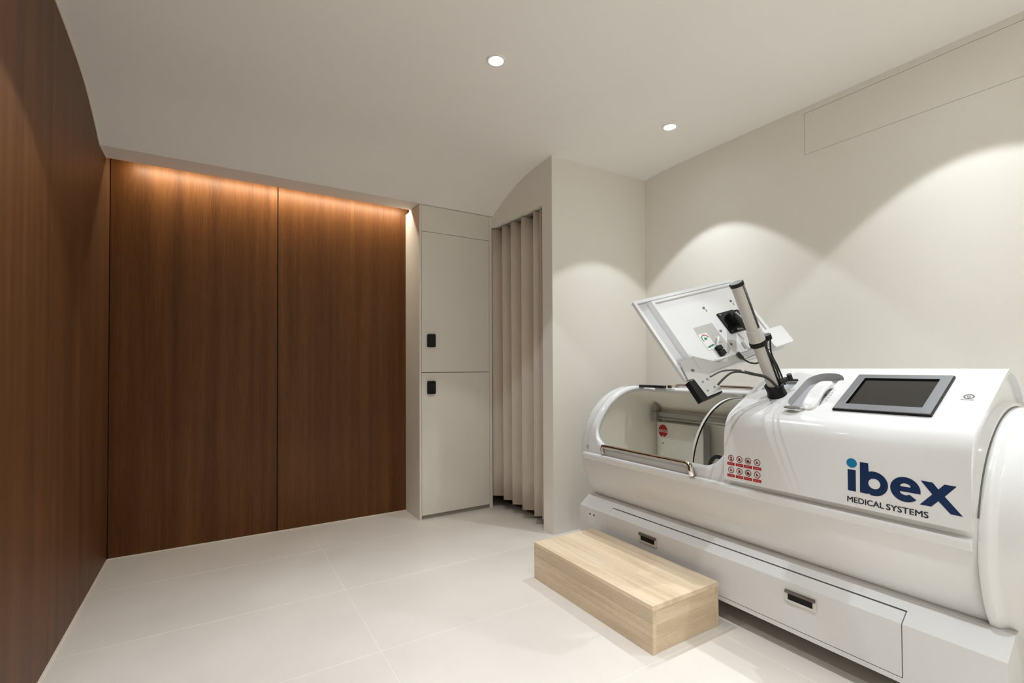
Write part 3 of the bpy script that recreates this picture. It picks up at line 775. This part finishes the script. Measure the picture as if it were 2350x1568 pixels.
for (sc_, hh) in ((0.048, -0.022), (0.198, -0.022)):
    mb = MB(); mb.lathe([(0.019, -0.0085), (0.022, -0.006), (0.022, 0.004)], slant(0.975, sc_, hh), tuple(SN), 24)
    build(mb, 'ear_cup', white_satin, hs, smooth=40)
mb = MB(); c0 = Vector(slant(1.020, 0.006, 0.014)); nv = (SN + Vector((0.1, 0, 0.9))).normalized()
a_ = Vector((0, 1, 0)); b_ = nv.cross(a_).normalized()
for h0, h1 in ((0.0, 0.004),):
    lp_ = [(0.030 * math.cos(R(q)), 0.015 * math.sin(R(q))) for q in range(0, 360, 15)]
    plate(mb, [lp_], lambda p, q, h: tuple(c0 + a_ * p + b_ * q + nv * h), 0.004)
build(mb, 'mouthpiece_grille', mesh_grey, hs, bevel=0.001)
build(MB().tube(catmull([slant(0.998, 0.008, 0.012), slant(0.985, 0.018, 0.006), slant(0.975, 0.035, -0.004)], 5), 0.005, 8), 'cord_end', grey_plastic, hs, smooth=60)

# ------------------------------------------------------------------ swivel monitor on its pole
MU = Vector((.9678, -.1044, .2291)).normalized(); MV = Vector((.1344, -.5555, -.8206)); MV = (MV - MU * MV.dot(MU)).normalized()
MBK = -(MU.cross(MV)).normalized()                 # out of the monitor's back, towards the room
MC = Vector((1.7952, 1.31, 1.2641)); MS = 1.0397
P0 = Vector((2.0, 1.133, 0.977)); PT = Vector((1.7273, 1.133, 1.4186)); PD = (PT - P0).normalized()
mon = empty('swivel_monitor', tuple(P0))
tag(mon, 'white monitor seen from behind, tilted on a pole above the chamber hood', 'monitor')
def ML(u, v, b=0.0): return tuple(MC + MU * (u * MS) + MV * (v * MS) + MBK * b)
def mplate(mb, loops, b0, b1): return plate(mb, loops, lambda a, c, h: ML(a, c, b0 + h), b1 - b0)
def rq(x0, x1, y0, y1): return [(x0, y0), (x1, y0), (x1, y1), (x0, y1)]
# housing: front plate, rim, deep rear shell
mb = MB(); mplate(mb, [rrect(-0.270, 0.306, -0.200, 0.186, 0.004, 2)], -0.016, -0.010)
housing = build(mb, 'housing', mon_white, mon, bevel=0.001)
mb = MB(); mplate(mb, [rrect(-0.270, 0.306, -0.200, 0.186, 0.004, 2), rrect(-0.2555, 0.292, -0.186, 0.175, 0.003, 2)], -0.010, 0.0)
build(mb, 'rim', mon_white, housing, bevel=0.001)
mb = MB(); mplate(mb, [rq(-0.2545, -0.206, -0.185, 0.112)], -0.0098, -0.0085)
build(mb, 'side_channel', lilac_grey, housing)
mb = MB()                                           # rear cover: bevelled slab with a sloping top shelf
o1 = [(-0.2045, -0.184), (0.290, -0.184), (0.290, 0.160), (-0.2045, 0.160)]
o2 = [(-0.194, -0.176), (0.283, -0.176), (0.283, 0.150), (-0.194, 0.150)]
o3 = [(-0.186, -0.170), (0.278, -0.170), (0.278, 0.146), (-0.186, 0.146)]
L0 = [ML(a, b, -0.0098) for a, b in o1]; L1 = [ML(a, b, 0.010) for a, b in o2]
mb.add(L0 + L1, [(i, (i + 1) % 4, 4 + (i + 1) % 4, 4 + i) for i in range(4)])
i0 = [(-0.181, -0.166), (0.275, -0.166), (0.275, 0.143), (-0.181, 0.143)]
mb.add(L1 + [ML(a, b, 0.010) for a, b in i0], [(i, (i + 1) % 4, 4 + (i + 1) % 4, 4 + i) for i in range(4)])
mb.add([ML(a, b, 0.010) for a, b in i0] + [ML(-0.181, -0.098, 0.0035), ML(0.275, -0.098, 0.0035), ML(0.275, 0.143, 0.0035), ML(-0.181, 0.143, 0.0035), ML(-0.181, -0.166, 0.000), ML(0.275, -0.166, 0.000)],
       [(0, 1, 9, 8), (8, 9, 5, 4), (4, 5, 6, 7), (1, 2, 6, 5, 9), (3, 0, 8, 4, 7), (2, 3, 7, 6)])
rear = build(mb, 'rear_cover', mon_white, housing, smooth=20)
# port recess, stickers, screws on the rear cover
mb = MB(); mplate(mb, [[(-0.079, -0.012), (0.027, -0.013), (0.0275, 0.119), (-0.006, 0.140), (-0.055, 0.142), (-0.056, 0.024), (-0.083, 0.021)]], 0.0036, 0.0044)
build(mb, 'port_recess', grey_plastic, housing)
for a, b in ((0.0422, -0.0893), (0.2085, -0.0889), (0.0415, 0.0333), (0.0444, 0.1026)):
    build(mplate(MB(), [circle(a, b, 0.0058, 12)], 0.0036, 0.006), 'screw', mesh_grey, housing)
for a, b in ((0.046, -0.074), (0.212, -0.072)):
    build(mplate(MB(), [rq(a - 0.0015, a + 0.0015, b - 0.006, b + 0.006)], 0.0036, 0.0046), 'slot', mesh_grey, housing)
mb = MB()
def band(cx_, cy_, r0, r1, a0, a1, n=14): return [(cx_ + r1 * math.cos(R(a0 + (a1 - a0) * i / n)), cy_ + r1 * math.sin(R(a0 + (a1 - a0) * i / n))) for i in range(n + 1)] + [(cx_ + r0 * math.cos(R(a1 - (a1 - a0) * i / n)), cy_ + r0 * math.sin(R(a1 - (a1 - a0) * i / n))) for i in range(n + 1)]
mb.cur = 2; mplate(mb, [rrect(-0.084, -0.034, 0.022, 0.100, 0.004, 3)], 0.0045, 0.0049)
mb.cur = 1; mplate(mb, [band(-0.058, 0.048, 0.0155, 0.020, 250, 352)], 0.005, 0.0052)
mb.cur = 0; mplate(mb, [band(-0.058, 0.048, 0.0155, 0.020, 150, 245)], 0.005, 0.0052)
mplate(mb, [circle(-0.058, 0.048, 0.0085, 14, 0.006)], 0.005, 0.0052)
mplate(mb, [[(-0.078, 0.084), (-0.040, 0.078), (-0.038, 0.085), (-0.074, 0.091)]], 0.005, 0.0052)
lg = build(mb, 'maker_mark', [green, red, white_satin], housing); lg['label'] = 'small white label with red and green curved mark'
mb = MB(); mb.lathe([(0.017, 0.0), (0.015, 0.003), (0.008, 0.004)], ML(0.004, 0.066, 0.0044), tuple(MBK), 20)
build(mb, 'cable_port', grey_plastic, housing, smooth=40)
mb = MB(); mplate(mb, [rrect(-0.050, -0.022, 0.096, 0.114, 0.002, 2)], 0.0044, 0.020); mplate(mb, [rrect(-0.050, -0.022, 0.117, 0.138, 0.002, 2)], 0.0044, 0.020)
build(mb, 'cable_plug', black, housing, bevel=0.001)
build(MB().tube(catmull([ML(-0.036, 0.095, 0.013), ML(-0.022, 0.075, 0.022), ML(-0.004, 0.062, 0.014), ML(0.004, 0.066, 0.006)], 6), 0.0045, 8), 'adapter_lead', white_satin, housing, smooth=60)
# bottom bar, bracket plate, black reader, end box
mb = MB(); mplate(mb, [[(-0.180, 0.148), (-0.088, 0.160), (0.018, 0.146), (0.300, 0.146), (0.300, 0.168), (-0.139, 0.186), (-0.180, 0.186)]], 0.0008, 0.006)
build(mb, 'bottom_bar', grey_plastic, mon, bevel=0.001)
mb = MB()
hol = [circle(-0.2222, 0.159, 0.0085, 14, 0.0065)]
mplate(mb, [[(-0.2555, 0.1150), (-0.180, 0.104), (-0.170, 0.110), (-0.088, 0.1587), (-0.110, 0.186), (-0.1485, 0.1889), (-0.178, 0.2090), (-0.1485, 0.2590), (-0.1565, 0.2697), (-0.2356, 0.2716), (-0.2425, 0.1907), (-0.268, 0.1885)]] + hol, 0.008, 0.0115)
br_ = build(mb, 'bracket_plate', grey_plastic, mon, bevel=0.0008)
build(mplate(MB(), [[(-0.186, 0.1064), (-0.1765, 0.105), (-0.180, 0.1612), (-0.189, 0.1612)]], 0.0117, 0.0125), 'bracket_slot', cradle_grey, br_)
for a, b in ((-0.214, 0.214), (-0.188, 0.209), (-0.218, 0.251), (-0.180, 0.247)): build(mplate(MB(), [circle(a, b, 0.0035, 10)], 0.0117, 0.0135), 'bracket_screw', mesh_grey, br_)
mb = MB(); mplate(mb, [[(-0.268, 0.193), (-0.236, 0.193), (-0.150, 0.262), (-0.157, 0.2755), (-0.268, 0.280)]], -0.018, 0.0078)
build(mb, 'black_reader', black, mon, bevel=0.002)
mb = MB(); mplate(mb, [rrect(0.226, 0.346, 0.094, 0.180, 0.010, 4)], -0.034, 0.026)
build(mb, 'end_box', mon_white, mon, bevel=0.006)
mb = MB(); mplate(mb, [rrect(0.10, 0.215, 0.104, 0.146, 0.004, 3)], 0.0036, 0.016)
build(mb, 'rear_vent_box', white_satin, mon, bevel=0.003)
# screen on the far side of the housing
mb = MB(); mplate(mb, [rq(-0.25, 0.286, -0.18, 0.165)], -0.0175, -0.0162)
build(mb, 'screen', screenm, housing)
# mount
mb = MB(); mplate(mb, [rrect(0.0795, 0.180, -0.0450, 0.0595, 0.004, 3)], 0.0036, 0.009)
vesa = build(mb, 'mount_plate', black, mon, bevel=0.001)
for a, b in ((0.090, -0.035), (0.170, -0.035), (0.090, 0.050), (0.170, 0.050)): build(mplate(MB(), [circle(a, b, 0.0042, 10)], 0.009, 0.012), 'mount_bolt', chrome, vesa)
tgt = Vector(ML(0.130, 0.004, 0.0)); k_ = (tgt - P0).dot(PD); near = P0 + PD * k_
mb = MB()
mplate(mb, [rrect(0.112, 0.166, -0.026, 0.030, 0.006, 3)], 0.009, 0.040)
mb.tube([Vector(ML(0.139, 0.002, 0.038)), near], 0.021, 16)
build(mb, 'tilt_joint', black, vesa, bevel=0.002, smooth=40)
mb = MB(); mb.tube([near - PD * 0.012, near + PD * 0.012], 0.0252, 28)
build(mb, 'clamp_ring', alu, mon, smooth=40)
build(MB().tube([Vector(ML(0.120, 0.048, 0.014)), Vector(ML(0.155, 0.080, 0.05))], 0.004, 8), 'tilt_lever', steel_grey, vesa, smooth=60)
# pole
Lp = (PT - P0).length
mb = MB(); mb.lathe([(0.0245, 0.02), (0.0245, Lp - 0.008)], P0, tuple(PD), 36)
pole = build(mb, 'pole', alu, mon, smooth=40)
mb = MB(); mb.lathe([(0.0262, Lp - 0.010), (0.0268, Lp - 0.004), (0.0262, Lp + 0.003), (0.0235, Lp + 0.005), (0.019, Lp + 0.0046)], P0, tuple(PD), 36, False, False); mb.cur = 1
mb.lathe([(0.019, Lp + 0.0046), (0.002, Lp + 0.0044)], P0, tuple(PD), 36, False, True)
build(mb, 'pole_cap', [black, principled('cap_grey', (0.22, 0.22, 0.215), 0.6)], pole, smooth=40)
side = Vector((0.68802, -0.58831, 0.42487)); side = (side - PD * side.dot(PD)).normalized()     # the pole's cable side
front = Vector((-0.69963, -0.56909, -0.43204)); front = (front - PD * front.dot(PD)).normalized()
gf = (front - side * front.dot(side)).normalized()
edge = (side * 0.95 + front * 0.32).normalized()
mb = MB(); gr = [[P0 + PD * hh + (side * math.cos(R(a)) + gf * math.sin(R(a))) * 0.0251 for a in range(-22, 76, 11)] for hh in (0.03, Lp - 0.011)]
mb.add(gr[0] + gr[1], [(i, i + 1, 9 + i + 1, 9 + i) for i in range(8)])
build(mb, 'pole_groove', rubber, pole, smooth=60, solid=(0.0015, -1))
hcol = 0.262
mb = MB(); mb.lathe([(0.0248, hcol - 0.002), (0.031, hcol + 0.0), (0.0295, hcol + 0.03), (0.0285, hcol + 0.052), (0.0248, hcol + 0.053)], P0, tuple(PD), 32)
build(mb, 'collar', alu, mon, smooth=40)
mb = MB(); mb.lathe([(0.0248, hcol - 0.020), (0.033, hcol - 0.020), (0.034, hcol - 0.010), (0.033, hcol - 0.002), (0.0248, hcol - 0.002)], P0, tuple(PD), 32)
build(mb, 'cable_clip_ring', black, mon, smooth=40)
kc = P0 + PD * (hcol - 0.004) + side * 0.040
mb = MB(); mb.tube([kc - PD * 0.011, kc + PD * 0.011], 0.0165, 18)
build(mb, 'cable_clip', black, mon, bevel=0.002, smooth=40)
mb = MB(); mb.lathe([(0.034, -0.011), (0.0375, -0.004), (0.0375, 0.0), (0.034, 0.022), (0.036, 0.050), (0.0325, 0.052), (0.0250, 0.050), (0.0250, 0.03)], P0, tuple(PD), 36)
build(mb, 'base_socket', black, mon, smooth=40)
mb = MB(); mb.lathe([(0.047, -0.0120), (0.047, -0.0085), (0.040, -0.0075)], P0, tuple(PD), 36)
build(mb, 'base_flange', chrome, mon, smooth=40)
kb = P0 + PD * 0.055 + side * 0.040 + front * 0.006
mb = MB(); mb.tube([kb - side * 0.02, kb + side * 0.02 - PD * 0.004], 0.0105, 12); mb.tube([kb + side * 0.030 + PD * 0.014, kb + side * 0.030 - PD * 0.012], 0.0095, 12); mb.tube([kb + side * 0.02 - PD * 0.01, kb + side * 0.055 - PD * 0.028], 0.0058, 8)
build(mb, 'clamp_knob', rubber, mon, bevel=0.001, smooth=40)
# cables
def cable(name, pts, r, mat=rubber): return build(MB().tube(catmull(pts, 6), r, 8), name, mat, mon, smooth=60)
s0 = P0 + PD * 0.056 + front * 0.036 + side * 0.012
cable('cable', [(1.6434, 1.1929, 1.0561), (1.700, 1.185, 1.0765), (1.755, 1.17, 1.0815), (1.8153, 1.165, 1.0769), (1.862, 1.148, 1.0664), (1.905, 1.122, 1.0530), tuple(s0)], 0.0036, principled('cable_grey', (0.085, 0.078, 0.068), 0.5))
cable('cable', [(1.6465, 1.1611, 1.0264), (1.675, 1.158, 1.048), (1.715, 1.153, 1.0700), (1.765, 1.148, 1.0745), (1.840, 1.140, 1.0630), (1.895, 1.118, 1.0490), tuple(s0 - PD * 0.008)], 0.0042)
cable('cable', [(1.8381, 1.2034, 1.1519), (1.858, 1.196, 1.131), (1.888, 1.188, 1.1135), (1.925, 1.178, 1.108), (1.955, 1.170, 1.118)], [0.0075] * 7 + [0.0036] * 18)
cable('cable', [tuple(kc + front * 0.004), (1.8898, 1.11, 1.1675), (1.9349, 1.106, 1.1061), (1.9652, 1.104, 1.0525), tuple(P0 + PD * 0.06 + side * 0.03 + front * 0.03)], 0.0042)
cable('cable', [tuple(kc + side * 0.012), (1.934, 1.118, 1.150), (1.964, 1.110, 1.096), (1.985, 1.104, 1.052), (2.008, 1.104, 1.020)], 0.0034)
cable('cable_tie', [(1.8030, 1.162, 1.0820), (1.8033, 1.158, 1.0765), (1.8030, 1.152, 1.0690)], 0.0048, white_satin)
